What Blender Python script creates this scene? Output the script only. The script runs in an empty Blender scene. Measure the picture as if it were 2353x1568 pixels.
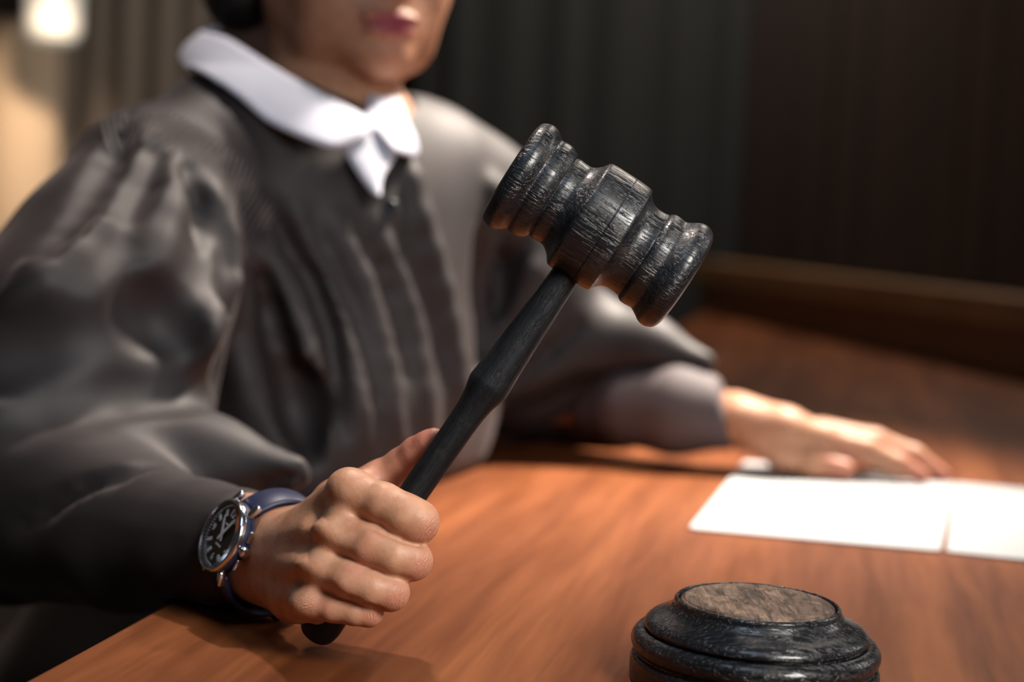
import bpy, math, random
import numpy as np
from mathutils import Vector, Matrix

S = bpy.context.scene
COL = S.collection
rng = random.Random(5)

# ------------------------------------------------------------------ camera
FPX = 3600.0
PITCH, ROLL = math.radians(4.5), math.radians(3.0)
CAM = np.array([0.0, 0.0, 0.96])
TABLE_Z = 0.75
fw = np.array([0, math.cos(PITCH), -math.sin(PITCH)])
up0 = np.array([0, math.sin(PITCH), math.cos(PITCH)])
rt0 = np.array([1.0, 0, 0])
rt = rt0 * math.cos(ROLL) + up0 * math.sin(ROLL)
up = -rt0 * math.sin(ROLL) + up0 * math.cos(ROLL)

def P(px, py, D):
    return CAM + D * (fw + (px - 1176.5) / FPX * rt - (py - 784) / FPX * up)

def T(px, py, z=TABLE_Z):
    d = fw + (px - 1176.5) / FPX * rt - (py - 784) / FPX * up
    return CAM + d * ((z - CAM[2]) / d[2])

def C3(r, u, b):                      # a direction given along camera right, up, back
    return r * rt + u * up - b * fw

cd = bpy.data.cameras.new('camera')
cam = bpy.data.objects.new('camera', cd); COL.objects.link(cam)
cam.matrix_world = Matrix(((rt[0], up[0], -fw[0], CAM[0]), (rt[1], up[1], -fw[1], CAM[1]),
                           (rt[2], up[2], -fw[2], CAM[2]), (0, 0, 0, 1)))
cd.sensor_width = 36; cd.lens = 36 * FPX / 2353
cd.clip_start = 0.02; cd.clip_end = 50
cd.dof.use_dof = True; cd.dof.focus_distance = 0.722; cd.dof.aperture_fstop = 4.0
S.camera = cam

# ------------------------------------------------------------------ world, lights, exposure
S.view_settings.view_transform = 'Standard'; S.view_settings.look = 'None'
S.view_settings.gamma = 1; S.view_settings.exposure = 0.0
S.view_settings.use_curve_mapping = False
w = bpy.data.worlds.new('world'); S.world = w; w.use_nodes = True
w.node_tree.nodes['Background'].inputs[0].default_value = (0.55, 0.62, 0.75, 1)
w.node_tree.nodes['Background'].inputs[1].default_value = 0.035

def light(name, kind, loc, target, power, color, size=0.3, size_y=None, spot=None, blend=0.5):
    l = bpy.data.lights.new(name, kind); l.energy = power; l.color = color
    if kind == 'AREA':
        l.size = size
        if size_y: l.shape = 'RECTANGLE'; l.size_y = size_y
    else:
        l.shadow_soft_size = size
    if spot: l.spot_size = math.radians(spot); l.spot_blend = blend
    o = bpy.data.objects.new(name, l); COL.objects.link(o); o.location = loc
    o.rotation_euler = (Vector(target) - Vector(loc)).to_track_quat('-Z', 'Y').to_euler()
    return o

# ceiling spot beyond the table, right of the person
light('key_spot', 'SPOT', (0.86, 1.92, 2.50), (0.05, 1.36, 0.82), 760, (1.0, 0.87, 0.75), 0.12, spot=31, blend=1.0)
# ceiling lamp almost above the person; throws the fist's shadow towards the viewer
light('ceiling_lamp', 'SPOT', (-0.10, 1.42, 2.35), (-0.02, 0.80, 0.75), 76, (1.0, 0.86, 0.77), 0.05, spot=70, blend=1.0)
# added panel just right of the camera, standing in for frontal window light
light('front_fill', 'AREA', (0.40, 0.22, 1.24), (-0.02, 0.70, 0.86), 1.2, (1.0, 0.96, 0.90), 0.22, 0.3).data.spread = math.radians(66)
# added cool panel close above the gavel, for bluish reflections on it
light('cool_top_fill', 'AREA', (-0.02, 0.42, 1.52), (0.06, 0.74, 1.0), 1.1, (0.62, 0.80, 1.0), 0.30, 0.30)
# rim light added far off to the right; gives the bright edges
light('rim_light', 'AREA', (1.75, 1.45, 1.55), (0.0, 0.80, 0.90), 5, (1.0, 0.95, 0.90), 0.45, 0.7)
# unseen area light added to lift the dark back wall
light('back_wall_fill', 'AREA', (0.6, 3.9, 2.85), (0.4, 5.1, 0.9), 15, (1.0, 0.90, 0.80), 1.6, 0.3)
light('far_table_fill', 'AREA', (1.1, 3.3, 2.7), (0.8, 2.9, 0.7), 16, (1.0, 0.88, 0.76), 0.6)  # also added, brightens the far end of the table

# ------------------------------------------------------------------ material helpers
def lin(c):
    return tuple(((v / 255) / 12.92 if v / 255 <= 0.04045 else ((v / 255 + 0.055) / 1.055) ** 2.4) for v in c) + (1,)

class Mt:
    def __init__(s, name, color=(0.5, 0.5, 0.5, 1), rough=0.5, metal=0.0, spec=0.5):
        s.m = bpy.data.materials.new(name); s.m.use_nodes = True
        s.t = s.m.node_tree; s.b = s.t.nodes['Principled BSDF']
        s.b.inputs['Base Color'].default_value = color
        s.b.inputs['Roughness'].default_value = rough
        s.b.inputs['Metallic'].default_value = metal
        s.b.inputs['Specular IOR Level'].default_value = spec
    def n(s, kind, **kw):
        nd = s.t.nodes.new(kind)
        for k, v in kw.items():
            if k in nd.inputs: nd.inputs[k].default_value = v
            else: setattr(nd, k, v)
        return nd
    def l(s, a, b): s.t.links.new(a, b)
    def coords(s, scale=(1, 1, 1), rot=(0, 0, 0)):
        tc = s.n('ShaderNodeTexCoord'); mp = s.n('ShaderNodeMapping')
        mp.inputs['Scale'].default_value = scale; mp.inputs['Rotation'].default_value = rot
        s.l(tc.outputs['Object'], mp.inputs['Vector']); return mp.outputs['Vector']
    def noise(s, vec, scale, detail=4, rough=0.55, dist=0.0):
        nd = s.n('ShaderNodeTexNoise'); s.l(vec, nd.inputs['Vector'])
        nd.inputs['Scale'].default_value = scale; nd.inputs['Detail'].default_value = detail
        nd.inputs['Roughness'].default_value = rough; nd.inputs['Distortion'].default_value = dist
        return nd.outputs['Fac']
    def ramp(s, fac, stops):
        r = s.n('ShaderNodeValToRGB'); s.l(fac, r.inputs['Fac']); e = r.color_ramp.elements
        while len(e) < len(stops): e.new(0.5)
        for i, (p, c) in enumerate(stops): e[i].position = p; e[i].color = c if len(c) == 4 else c + (1,)
        return r.outputs['Color']
    def mix(s, fac, a, b, mode='MIX'):
        m = s.n('ShaderNodeMix', data_type='RGBA', blend_type=mode)
        if isinstance(fac, float): m.inputs[0].default_value = fac
        else: s.l(fac, m.inputs[0])
        for v, i in ((a, 6), (b, 7)):
            if isinstance(v, tuple): m.inputs[i].default_value = v
            else: s.l(v, m.inputs[i])
        return m.outputs[2]
    def math(s, op, a, b=0.0, c=None):
        m = s.n('ShaderNodeMath', operation=op)
        for i, v in enumerate((a, b) if c is None else (a, b, c)):
            if isinstance(v, (int, float)): m.inputs[i].default_value = v
            else: s.l(v, m.inputs[i])
        return m.outputs[0]
    def bump(s, h, strength, dist, prev=None):
        b = s.n('ShaderNodeBump'); s.l(h, b.inputs['Height'])
        b.inputs['Strength'].default_value = strength; b.inputs['Distance'].default_value = dist
        if prev is not None: s.l(prev, b.inputs['Normal'])
        s.l(b.outputs['Normal'], s.b.inputs['Normal']); return b.outputs['Normal']
    def attr(s, name):
        return s.n('ShaderNodeAttribute', attribute_name=name).outputs['Fac']

# table: reddish brown wood, grain along local Y
def wood_table():
    M = Mt('table_wood', rough=0.42, spec=0.16)
    v = M.coords((1, 0.07, 1))
    f1 = M.noise(v, 14, 5, 0.6, 0.6); f2 = M.noise(v, 70, 4, 0.6, 0.2)
    c1 = M.ramp(f1, [(0.30, (0.110, 0.030, 0.009)), (0.50, (0.190, 0.057, 0.018)), (0.72, (0.290, 0.096, 0.031))])
    c2 = M.ramp(f2, [(0.36, (0.55, 0.50, 0.46)), (0.60, (1, 1, 1))])
    M.l(M.mix(0.55, c1, c2, 'MULTIPLY'), M.b.inputs['Base Color'])
    M.bump(f2, 0.12, 0.0006)
    r = M.math('MULTIPLY_ADD', f2, 0.25, 0.34); M.l(r, M.b.inputs['Roughness'])
    return M.m

def panel_wood(name, a, b, rough=0.5, vert=True):
    M = Mt(name, rough=rough, spec=0.35)
    v = M.coords((1, 1, 0.06) if vert else (0.06, 1, 1))
    f = M.noise(v, 9, 4, 0.6, 0.5)
    M.l(M.ramp(f, [(0.3, a), (0.7, b)]), M.b.inputs['Base Color'])
    return M.m

# ebonised open-grained wood; local Z is the turning axis, grain runs along 'grain'
def black_wood(name, grain='Z', wear=0.0, dens=1.0, spec=0.6, r0=0.16, amt=0.55):
    M = Mt(name, spec=spec)
    sc = {'Z': (1, 1, 0.10), 'X': (0.10, 1, 1)}[grain]
    v = M.coords(sc)
    pores = M.noise(v, 900 * dens, 3, 0.7, 0.4)
    rings = M.noise(v, 130 * dens, 4, 0.6, 1.2)
    v2 = M.coords((1, 1, 1)); blot = M.noise(v2, 55, 5, 0.65, 0.5)
    base = M.ramp(rings, [(0.35, (0.0035, 0.004, 0.005)), (0.65, (0.009, 0.010, 0.0125))])
    worn = M.ramp(pores, [(0.5, (0.10, 0.075, 0.055)), (0.7, (0.02, 0.017, 0.016))])
    wm = M.ramp(blot, [(0.60 - 0.1 * wear, (0, 0, 0)), (0.74 - 0.1 * wear, (0.55 * wear,) * 3)])
    M.l(M.mix(wm, base, worn), M.b.inputs['Base Color'])
    M.l(M.math('MULTIPLY_ADD', blot, 0.36, r0), M.b.inputs['Roughness'])
    h = M.math('ADD', M.ramp(pores, [(0.33, (0, 0, 0)), (0.50, (1, 1, 1))]), M.math('MULTIPLY', rings, 0.8))
    n1 = M.bump(h, amt, 0.00035)
    M.bump(blot, 0.25, 0.0010, n1)
    return M.m

def top_wood():                    # worn striking face of the block
    M = Mt('worn_striking_wood', rough=0.55, spec=0.35)
    v = M.coords((1, 0.18, 1), (0, 0, 0.5)); f = M.noise(v, 260, 5, 0.7, 0.8)
    g = M.noise(M.coords(), 45, 5, 0.6, 0.6)
    c = M.ramp(f, [(0.36, (0.030, 0.018, 0.013)), (0.50, (0.17, 0.105, 0.07)), (0.70, (0.33, 0.235, 0.17))])
    d = M.ramp(g, [(0.40, (0.30, 0.28, 0.27)), (0.62, (1, 1, 1))])
    M.l(M.mix(0.9, c, d, 'MULTIPLY'), M.b.inputs['Base Color'])
    M.bump(f, 0.9, 0.0007); return M.m

def skin():
    M = Mt('skin', rough=0.48, spec=0.42)
    v = M.coords(); mott = M.noise(v, 130, 4, 0.6)
    base = M.ramp(mott, [(0.3, (0.42, 0.195, 0.110)), (0.7, (0.54, 0.285, 0.175))])
    c = M.mix(M.attr('red'), base, (0.52, 0.15, 0.115, 1))
    c = M.mix(M.attr('lip'), c, (0.33, 0.045, 0.075, 1))
    c = M.mix(M.attr('dark'), c, (0.16, 0.060, 0.035, 1))
    M.l(c, M.b.inputs['Base Color'])
    M.b.inputs['Subsurface Weight'].default_value = 0.12
    M.b.inputs['Subsurface Radius'].default_value = (0.008, 0.003, 0.0015)
    M.b.inputs['Subsurface Scale'].default_value = 0.6
    vor = M.n('ShaderNodeTexVoronoi', feature='DISTANCE_TO_EDGE'); vor.inputs['Scale'].default_value = 1300
    M.l(v, vor.inputs['Vector'])
    wob = M.noise(v, 420, 3, 0.6)
    ph = M.math('MULTIPLY_ADD', wob, 14.0, M.math('MULTIPLY', M.attr('along'), 4800.0))
    wr = M.math('MULTIPLY', M.math('SINE', ph), M.attr('wrinkle'))
    n1 = M.bump(vor.outputs['Distance'], 0.20, 0.0002)
    n2 = M.bump(wob, 0.25, 0.0007, n1)
    M.bump(wr, 0.7, 0.00020, n2)
    return M.m

def robe_mat():
    M = Mt('robe_cloth', (0.022, 0.020, 0.020, 1), rough=0.58, spec=0.42)
    v = M.coords(); f = M.noise(v, 8, 3)
    M.l(M.ramp(f, [(0.3, (0.017, 0.0135, 0.0145)), (0.7, (0.023, 0.018, 0.019))]), M.b.inputs['Base Color'])
    M.b.inputs['Sheen Weight'].default_value = 0.14; M.b.inputs['Sheen Roughness'].default_value = 0.30
    M.b.inputs['Sheen Tint'].default_value = (1.0, 0.84, 0.82, 1)
    fl = M.math('MULTIPLY', M.math('SINE', M.math('MULTIPLY', M.attr('seam'), 1300.0)), M.attr('flute'))
    M.bump(fl, 1.0, 0.0014)
    return M.m

MAT = dict(
    table=wood_table(), skin=skin(), robe=robe_mat(),
    head=black_wood('black_gavel_wood', 'Z', 0.55), handle=black_wood('black_handle_wood', 'Z', 0.25, 0.8, 0.28, 0.32),
    block=black_wood('black_block_wood', 'X', 0.25, 0.8, 0.6, 0.08, 0.85), blocktop=top_wood(),
    paper=Mt('paper', (0.46, 0.485, 0.50, 1), 0.6).m,
    shirt=Mt('shirt_cotton', (0.56, 0.58, 0.68, 1), 0.75).m,
    cuff=Mt('suit_cloth', (0.10, 0.080, 0.084, 1), 0.7).m,
    hair=Mt('black_hair', (0.008, 0.007, 0.007, 1), 0.45).m,
    steel=Mt('polished_steel', (0.72, 0.72, 0.74, 1), 0.14, 1.0).m,
    brushed=Mt('brushed_steel', (0.30, 0.31, 0.34, 1), 0.30, 1.0).m,
    blue=Mt('blue_rubber', (0.009, 0.015, 0.052, 1), 0.45).m,
    dial=Mt('black_dial', (0.004, 0.004, 0.005, 1), 0.35).m,
    lume=Mt('pale_lume', (0.72, 0.74, 0.78, 1), 0.5).m,
    eye=Mt('eye_white', (0.75, 0.72, 0.68, 1), 0.15).m,
    iris=Mt('brown_iris', (0.012, 0.006, 0.003, 1), 0.1).m,
    button=Mt('dark_button', (0.03, 0.035, 0.04, 1), 0.25).m,
    darkwood=panel_wood('dark_wall_wood', (0.022, 0.0115, 0.0065), (0.038, 0.020, 0.012)),
    railwood=panel_wood('rail_wood', (0.22, 0.115, 0.050), (0.30, 0.165, 0.075), 0.45, False),
    benchwood=panel_wood('bench_wood', (0.12, 0.045, 0.018), (0.17, 0.066, 0.028), 0.45, False),
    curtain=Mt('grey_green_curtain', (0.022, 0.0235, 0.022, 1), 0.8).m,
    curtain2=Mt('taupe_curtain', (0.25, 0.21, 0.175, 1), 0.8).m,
    plaster=Mt('cream_plaster', (0.55, 0.42, 0.30, 1), 0.8).m,
    shade=Mt('white_glass_shade', (0.5, 0.5, 0.48, 1), 0.4).m,
    floor=Mt('brown_carpet', (0.03, 0.022, 0.018, 1), 0.9).m,
    greymetal=Mt('dark_grey_metal', (0.07, 0.065, 0.075, 1), 0.5, 0.3).m,
)
sh = MAT['shade'].node_tree.nodes['Principled BSDF']
sh.inputs['Emission Color'].default_value = (1.0, 0.93, 0.80, 1); sh.inputs['Emission Strength'].default_value = 0.26
cr = Mt('watch_crystal', (1, 1, 1, 1), 0.02); cr.b.inputs['Transmission Weight'].default_value = 1.0
cr.b.inputs['IOR'].default_value = 1.08; MAT['crystal'] = cr.m

# ------------------------------------------------------------------ object helpers
def tag(o, label=None, cat=None, group=None, kind=None):
    for k, v in (('label', label), ('category', cat), ('group', group), ('kind', kind)):
        if v: o[k] = v
    return o

def empty(name, loc=(0, 0, 0)):
    o = bpy.data.objects.new(name, None); COL.objects.link(o); o.location = loc
    o.empty_display_size = 0.02
    return o

def obj(name, V, F, mat, parent=None, mtx=None, smooth=True, attrs=None):
    """V: world (or local with mtx) vertices, F: faces."""
    me = bpy.data.meshes.new(name)
    V = np.asarray(V, dtype=np.float64)
    me.from_pydata(V.tolist(), [], F.tolist() if isinstance(F, np.ndarray) else F)
    if attrs:
        for k, a in attrs.items():
            at = me.attributes.new(k, 'FLOAT', 'POINT'); at.data.foreach_set('value', np.asarray(a, dtype=np.float32))
    me.materials.append(mat); me.validate(); me.update()
    if smooth: me.polygons.foreach_set('use_smooth', [True] * len(me.polygons))
    o = bpy.data.objects.new(name, me); COL.objects.link(o)
    if mtx is not None: o.matrix_world = mtx
    if parent is not None:
        o.parent = parent
        o.matrix_parent_inverse = Matrix.Identity(4) if parent.type == 'EMPTY' and False else parent_inv(parent)
    return o

def parent_inv(p):
    m = p.matrix_basis.copy()
    q = p
    while q.parent is not None:
        m = q.parent.matrix_basis @ q.matrix_parent_inverse @ m if False else (q.parent.matrix_basis @ q.matrix_parent_inverse @ m)
        q = q.parent
    return m.inverted()

def frame(o, x, y, z):
    m = Matrix.Identity(4)
    for i, a in enumerate((x, y, z)):
        for r in range(3): m[r][i] = a[r]
    for r in range(3): m[r][3] = o[r]
    return m

def unit(v): v = np.asarray(v, float); return v / np.linalg.norm(v)

def lathe(prof, seg=96, flute=None):
    """prof: (r, z) from start to end; ends with r=0 close the surface."""
    V, F, rows = [], [], []
    for r, z in prof:
        if r < 1e-7: rows.append([len(V)]); V.append((0, 0, z))
        else:
            rows.append(list(range(len(V), len(V) + seg)))
            for i in range(seg):
                a = 2 * math.pi * i / seg; V.append((r * math.cos(a), r * math.sin(a), z))
    for A, B in zip(rows, rows[1:]):
        for i in range(seg):
            j = (i + 1) % seg
            if len(A) == 1 and len(B) == 1: continue
            if len(A) == 1: F.append((A[0], B[j], B[i]))
            elif len(B) == 1: F.append((A[i], A[j], B[0]))
            else: F.append((A[i], A[j], B[j], B[i]))
    return V, F

def smooth_prof(pts, n=6):
    """Catmull-Rom through profile points; a repeated point makes a corner."""
    out = []; p = [np.array(q, float) for q in pts]
    for i in range(len(p) - 1):
        if np.allclose(p[i], p[i + 1]): continue
        a = p[i - 1] if i > 0 and not np.allclose(p[i - 1], p[i]) else p[i]
        d = p[i + 2] if i + 2 < len(p) and not np.allclose(p[i + 2], p[i + 1]) else p[i + 1]
        b, c = p[i], p[i + 1]
        for k in range(n):
            t = k / n
            out.append(0.5 * ((2 * b) + (c - a) * t + (2 * a - 5 * b + 4 * c - d) * t * t + (3 * b - a - 3 * c + d) * t ** 3))
    out.append(p[-1])
    return [(max(q[0], 0.0), q[1]) for q in out]

def box(c, s, bev=0.0):
    x, y, z = (v / 2 for v in s); V = []; F = []
    if bev <= 0:
        V = [(c[0] + i * x, c[1] + j * y, c[2] + k * z) for i in (-1, 1) for j in (-1, 1) for k in (-1, 1)]
        F = [(0, 1, 3, 2), (4, 6, 7, 5), (0, 4, 5, 1), (2, 3, 7, 6), (0, 2, 6, 4), (1, 5, 7, 3)]
        return V, F
    import bmesh
    bm = bmesh.new(); bmesh.ops.create_cube(bm, size=1)
    for v in bm.verts: v.co = Vector((v.co.x * s[0] + c[0], v.co.y * s[1] + c[1], v.co.z * s[2] + c[2]))
    bmesh.ops.bevel(bm, geom=list(bm.edges), offset=bev, segments=3, profile=0.5, affect='EDGES')
    bm.verts.ensure_lookup_table()
    V = [tuple(v.co) for v in bm.verts]; F = [tuple(v.index for v in f.verts) for f in bm.faces]; bm.free()
    return V, F

def prism(poly, z0, z1, bev=0.0):
    import bmesh
    bm = bmesh.new(); vs = [bm.verts.new((p[0], p[1], z0)) for p in poly]
    f = bm.faces.new(vs); r = bmesh.ops.extrude_face_region(bm, geom=[f])
    for e in r['geom']:
        if isinstance(e, bmesh.types.BMVert): e.co.z = z1
    bmesh.ops.recalc_face_normals(bm, faces=bm.faces)
    if bev: bmesh.ops.bevel(bm, geom=list(bm.edges), offset=bev, segments=3, profile=0.5, affect='EDGES')
    bm.verts.index_update()
    V = [tuple(v.co) for v in bm.verts]; F = [tuple(v.index for v in f.verts) for f in bm.faces]; bm.free()
    return V, F

def join(*ms):
    V, F = [], []
    for v, f in ms:
        n = len(V); V += [tuple(p) for p in v]; F += [tuple(i + n for i in q) for q in f]
    return V, F

# ------------------------------------------------------------------ implicit surface volumes
class Vol:
    def __init__(s, lo, hi, h):
        s.lo = np.array(lo, float); s.h = h
        s.n = np.ceil((np.array(hi) - s.lo) / h).astype(int) + 1
        s.d = np.full(s.n, 0.05, np.float32)
        s.ax = [(s.lo[i] + h * np.arange(s.n[i])).astype(np.float32) for i in range(3)]
    def _sl(s, lo, hi):
        a = np.clip(np.floor((np.array(lo) - s.lo) / s.h).astype(int), 0, s.n - 1)
        b = np.clip(np.ceil((np.array(hi) - s.lo) / s.h).astype(int) + 1, 1, s.n)
        if np.any(b <= a): return None, None
        sl = tuple(slice(a[i], b[i]) for i in range(3))
        X = s.ax[0][sl[0]][:, None, None]; Y = s.ax[1][sl[1]][None, :, None]; Z = s.ax[2][sl[2]][None, None, :]
        return sl, (X, Y, Z)
    def comb(s, sl, e, k, op):
        d = s.d[sl]
        if op == 'u':
            if k > 0:
                h = np.maximum(k - np.abs(d - e), 0); r = np.minimum(d, e) - h * h / (4 * k)
            else: r = np.minimum(d, e)
        else:                                             # cut
            e = -e
            if k > 0:
                h = np.maximum(k - np.abs(d - e), 0); r = np.maximum(d, e) + h * h / (4 * k)
            else: r = np.maximum(d, e)
        s.d[sl] = r
    def cone(s, a, b, ra, rb, k=0.0, op='u'):
        a = np.array(a, float); b = np.array(b, float); R = max(ra, rb); m = R + 1.5 * k + 3 * s.h
        sl, g = s._sl(np.minimum(a, b) - m, np.maximum(a, b) + m)
        if sl is None: return
        ab = b - a; L2 = max(float(ab @ ab), 1e-12)
        t = ((g[0] - a[0]) * ab[0] + (g[1] - a[1]) * ab[1] + (g[2] - a[2]) * ab[2]) / L2
        t = np.clip(t, 0, 1).astype(np.float32)
        e = np.sqrt((g[0] - a[0] - t * ab[0]) ** 2 + (g[1] - a[1] - t * ab[1]) ** 2 + (g[2] - a[2] - t * ab[2]) ** 2)
        s.comb(sl, (e - (ra + (rb - ra) * t)).astype(np.float32), k, op)
    def chain(s, pts, k=0.0, op='u'):
        for (a, ra), (b, rb) in zip(pts, pts[1:]): s.cone(a, b, ra, rb, k, op)
    def ell(s, c, r, k=0.0, op='u', A=None):
        c = np.array(c, float); r = np.array(r, float); R = r.max() + 1.5 * k + 3 * s.h
        sl, g = s._sl(c - R, c + R)
        if sl is None: return
        A = np.eye(3) if A is None else A                 # rows: axes
        q = [(g[0] - c[0]) * A[i][0] + (g[1] - c[1]) * A[i][1] + (g[2] - c[2]) * A[i][2] for i in range(3)]
        k0 = np.sqrt((q[0] / r[0]) ** 2 + (q[1] / r[1]) ** 2 + (q[2] / r[2]) ** 2)
        k1 = np.sqrt((q[0] / r[0] ** 2) ** 2 + (q[1] / r[1] ** 2) ** 2 + (q[2] / r[2] ** 2) ** 2)
        s.comb(sl, (k0 * (k0 - 1) / np.maximum(k1, 1e-6)).astype(np.float32), k, op)
    def half(s, p, n, k=0.0):                             # keep the side n points away from
        n = unit(n); g = [s.ax[0][:, None, None], s.ax[1][None, :, None], s.ax[2][None, None, :]]
        e = -((g[0] - p[0]) * n[0] + (g[1] - p[1]) * n[1] + (g[2] - p[2]) * n[2])
        s.comb((slice(None),) * 3, e.astype(np.float32), k, 'c')
    def at(s, p):
        q = (np.asarray(p) - s.lo) / s.h
        if np.any(q < 0) or np.any(q > s.n - 2): return 1.0
        i = q.astype(int); f = q - i; v = 0.0
        for a in (0, 1):
            for b in (0, 1):
                for c in (0, 1):
                    v += s.d[i[0] + a, i[1] + b, i[2] + c] * (f[0] if a else 1 - f[0]) * (f[1] if b else 1 - f[1]) * (f[2] if c else 1 - f[2])
        return float(v)
    def hit(s, px, py, D0=0.7, D1=1.7):                   # depth of the surface along one line of sight
        D = D0
        while D < D1:
            v = s.at(P(px, py, D))
            if v < 0: return D
            D += max(min(v, 0.02) * 0.6, 0.002)
        return None
    def mesh(s, smooth=1):
        d = s.d; d[0], d[-1] = 0.05, 0.05; d[:, 0], d[:, -1] = 0.05, 0.05; d[:, :, 0], d[:, :, -1] = 0.05, 0.05
        ins = d < 0
        c = np.zeros(tuple(s.n - 1), np.int8)
        for i in (0, 1):
            for j in (0, 1):
                for k in (0, 1):
                    c += ins[i:s.n[0] - 1 + i, j:s.n[1] - 1 + j, k:s.n[2] - 1 + k]
        act = np.argwhere((c > 0) & (c < 8)); del c
        idx = np.full(tuple(s.n - 1), -1, np.int32); idx[tuple(act.T)] = np.arange(len(act))
        cor = [(i, j, k) for i in (0, 1) for j in (0, 1) for k in (0, 1)]
        vals = {q: d[act[:, 0] + q[0], act[:, 1] + q[1], act[:, 2] + q[2]] for q in cor}
        acc = np.zeros((len(act), 3)); cnt = np.zeros(len(act))
        for q in cor:
            for a in range(3):
                if q[a] == 0:
                    r = list(q); r[a] = 1; r = tuple(r)
                    va, vb = vals[q], vals[r]; m = (va < 0) != (vb < 0)
                    t = np.where(m, va / np.where(m, va - vb, 1), 0)
                    p = np.tile(np.array(q, float), (len(act), 1)); p[:, a] = t
                    acc[m] += p[m]; cnt[m] += 1
        V = s.lo + s.h * (act + acc / cnt[:, None])
        F = []
        for a in range(3):
            b, c2 = (a + 1) % 3, (a + 2) % 3
            sl0 = [slice(None)] * 3; sl1 = [slice(None)] * 3; sl0[a] = slice(0, -1); sl1[a] = slice(1, None)
            x = ins[tuple(sl0)]; y = ins[tuple(sl1)]
            e = np.argwhere(x != y); flip = x[tuple(e.T)]
            q = []
            for db, dc in ((-1, -1), (0, -1), (0, 0), (-1, 0)):
                f = e.copy(); f[:, b] += db; f[:, c2] += dc; q.append(idx[tuple(f.T)])
            q = np.stack(q, 1); q[~flip] = q[~flip][:, ::-1]; F.append(q)
        F = np.concatenate(F)
        for _ in range(smooth):                           # light relaxation
            s1 = np.zeros_like(V); n1 = np.zeros(len(V))
            for i in range(4):
                j = F[:, (i + 1) % 4]; np.add.at(s1, F[:, i], V[j]); np.add.at(n1, F[:, i], 1)
                np.add.at(s1, j, V[F[:, i]]); np.add.at(n1, j, 1)
            V = 0.5 * V + 0.5 * s1 / n1[:, None]
        return V, F

def px(r, D): return r * D / FPX
def chainpx(v, pts, k=0.0, op='u'):
    v.chain([(P(x, y, D), px(r, D)) for x, y, D, r in pts], k, op)

# ================================================================== THE SETTING
EA, EB = T(50, 1568), T(1100, 1000)                        # two points of the table's near-left edge
ed = unit((EB - EA) * [1, 1, 0]); en = np.array([ed[1], -ed[0], 0])     # along the edge; into the table
EDGE_ROT = math.atan2(-ed[0], ed[1])
# room shell
def struct(name, V, F, mat, smooth=False):
    o = obj(name, V, F, mat, smooth=smooth); tag(o, kind='structure'); return o
struct('floor', *box((0.4, 2.4, -0.05), (6.4, 6.4, 0.1)), MAT['floor'])
struct('wall_back', *box((0.4, 5.25, 1.5), (6.4, 0.1, 3.0)), MAT['darkwood'])
# recessed panels on the back wall: stiles and rails
sv = []
for i in range(9):
    sv.append(box((-0.2 + i * 0.42, 5.18, 1.5), (0.09, 0.05, 3.0)))
struct('trim_1', *join(*sv), MAT['darkwood'])
struct('wall_left', *box((-2.1, 2.4, 1.5), (0.1, 6.4, 3.0)), MAT['plaster'])

# ------------------------------------------------------------------ table
def table():
    # local frame: origin at the table's near-left point of the edge, local Y along the edge
    m = Matrix.Translation(Vector((EA[0], EA[1], 0))) @ Matrix.Rotation(EDGE_ROT, 4, 'Z')
    root = empty('judge_table', (EA[0], EA[1], 0)); root.rotation_euler = (0, 0, EDGE_ROT)
    tag(root, 'long reddish-brown wooden courtroom table the person sits behind', 'table')
    inv = m.inverted()
    V, F = prism([(0, -0.62), (1.65, -0.62), (1.65, 3.45), (0, 3.45)], 0.715, TABLE_Z, 0.003)
    t = bpy.data.meshes
    o = obj('tabletop', V, F, MAT['table'], root, m, smooth=False)
    V, F = join(box((0.86, -0.2, 0.3575), (1.3, 0.04, 0.715)), box((0.86, 3.2, 0.3575), (1.3, 0.04, 0.715)),
                box((1.49, 1.5, 0.3575), (0.04, 3.4, 0.715)))
    obj('base_panel', V, F, MAT['benchwood'], root, m, smooth=False)
table()

# wooden partition with a pale rail cap behind the far end of the table
def partition():
    A = np.array([0.45, 4.0]); B = np.array([0.86, 2.0]); d = (B - A) / np.linalg.norm(B - A)
    A = A + d * 0.0; B = B + d * 0.35
    n = np.array([-d[1], d[0]])                            # to the right and away
    root = empty('raised_ledge', (A[0], A[1], 0)); tag(root, 'raised wooden ledge with a lighter brown top rail along the far end of the table', 'ledge')
    def slab(o0, o1, z0, z1, e0=0, e1=0):
        q = [A - d * e0 + n * o0, B + d * e1 + n * o0, B + d * e1 + n * o1, A - d * e0 + n * o1]
        return prism([tuple(p) for p in q], z0, z1, 0.003)
    obj('panel', *slab(0.02, 0.06, TABLE_Z, 0.83), MAT['benchwood'], root, smooth=False)
    obj('rail_cap', *slab(0.0, 0.10, 0.828, 0.877, 0.02, 0.02), MAT['railwood'], root, smooth=False)
partition()

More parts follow.
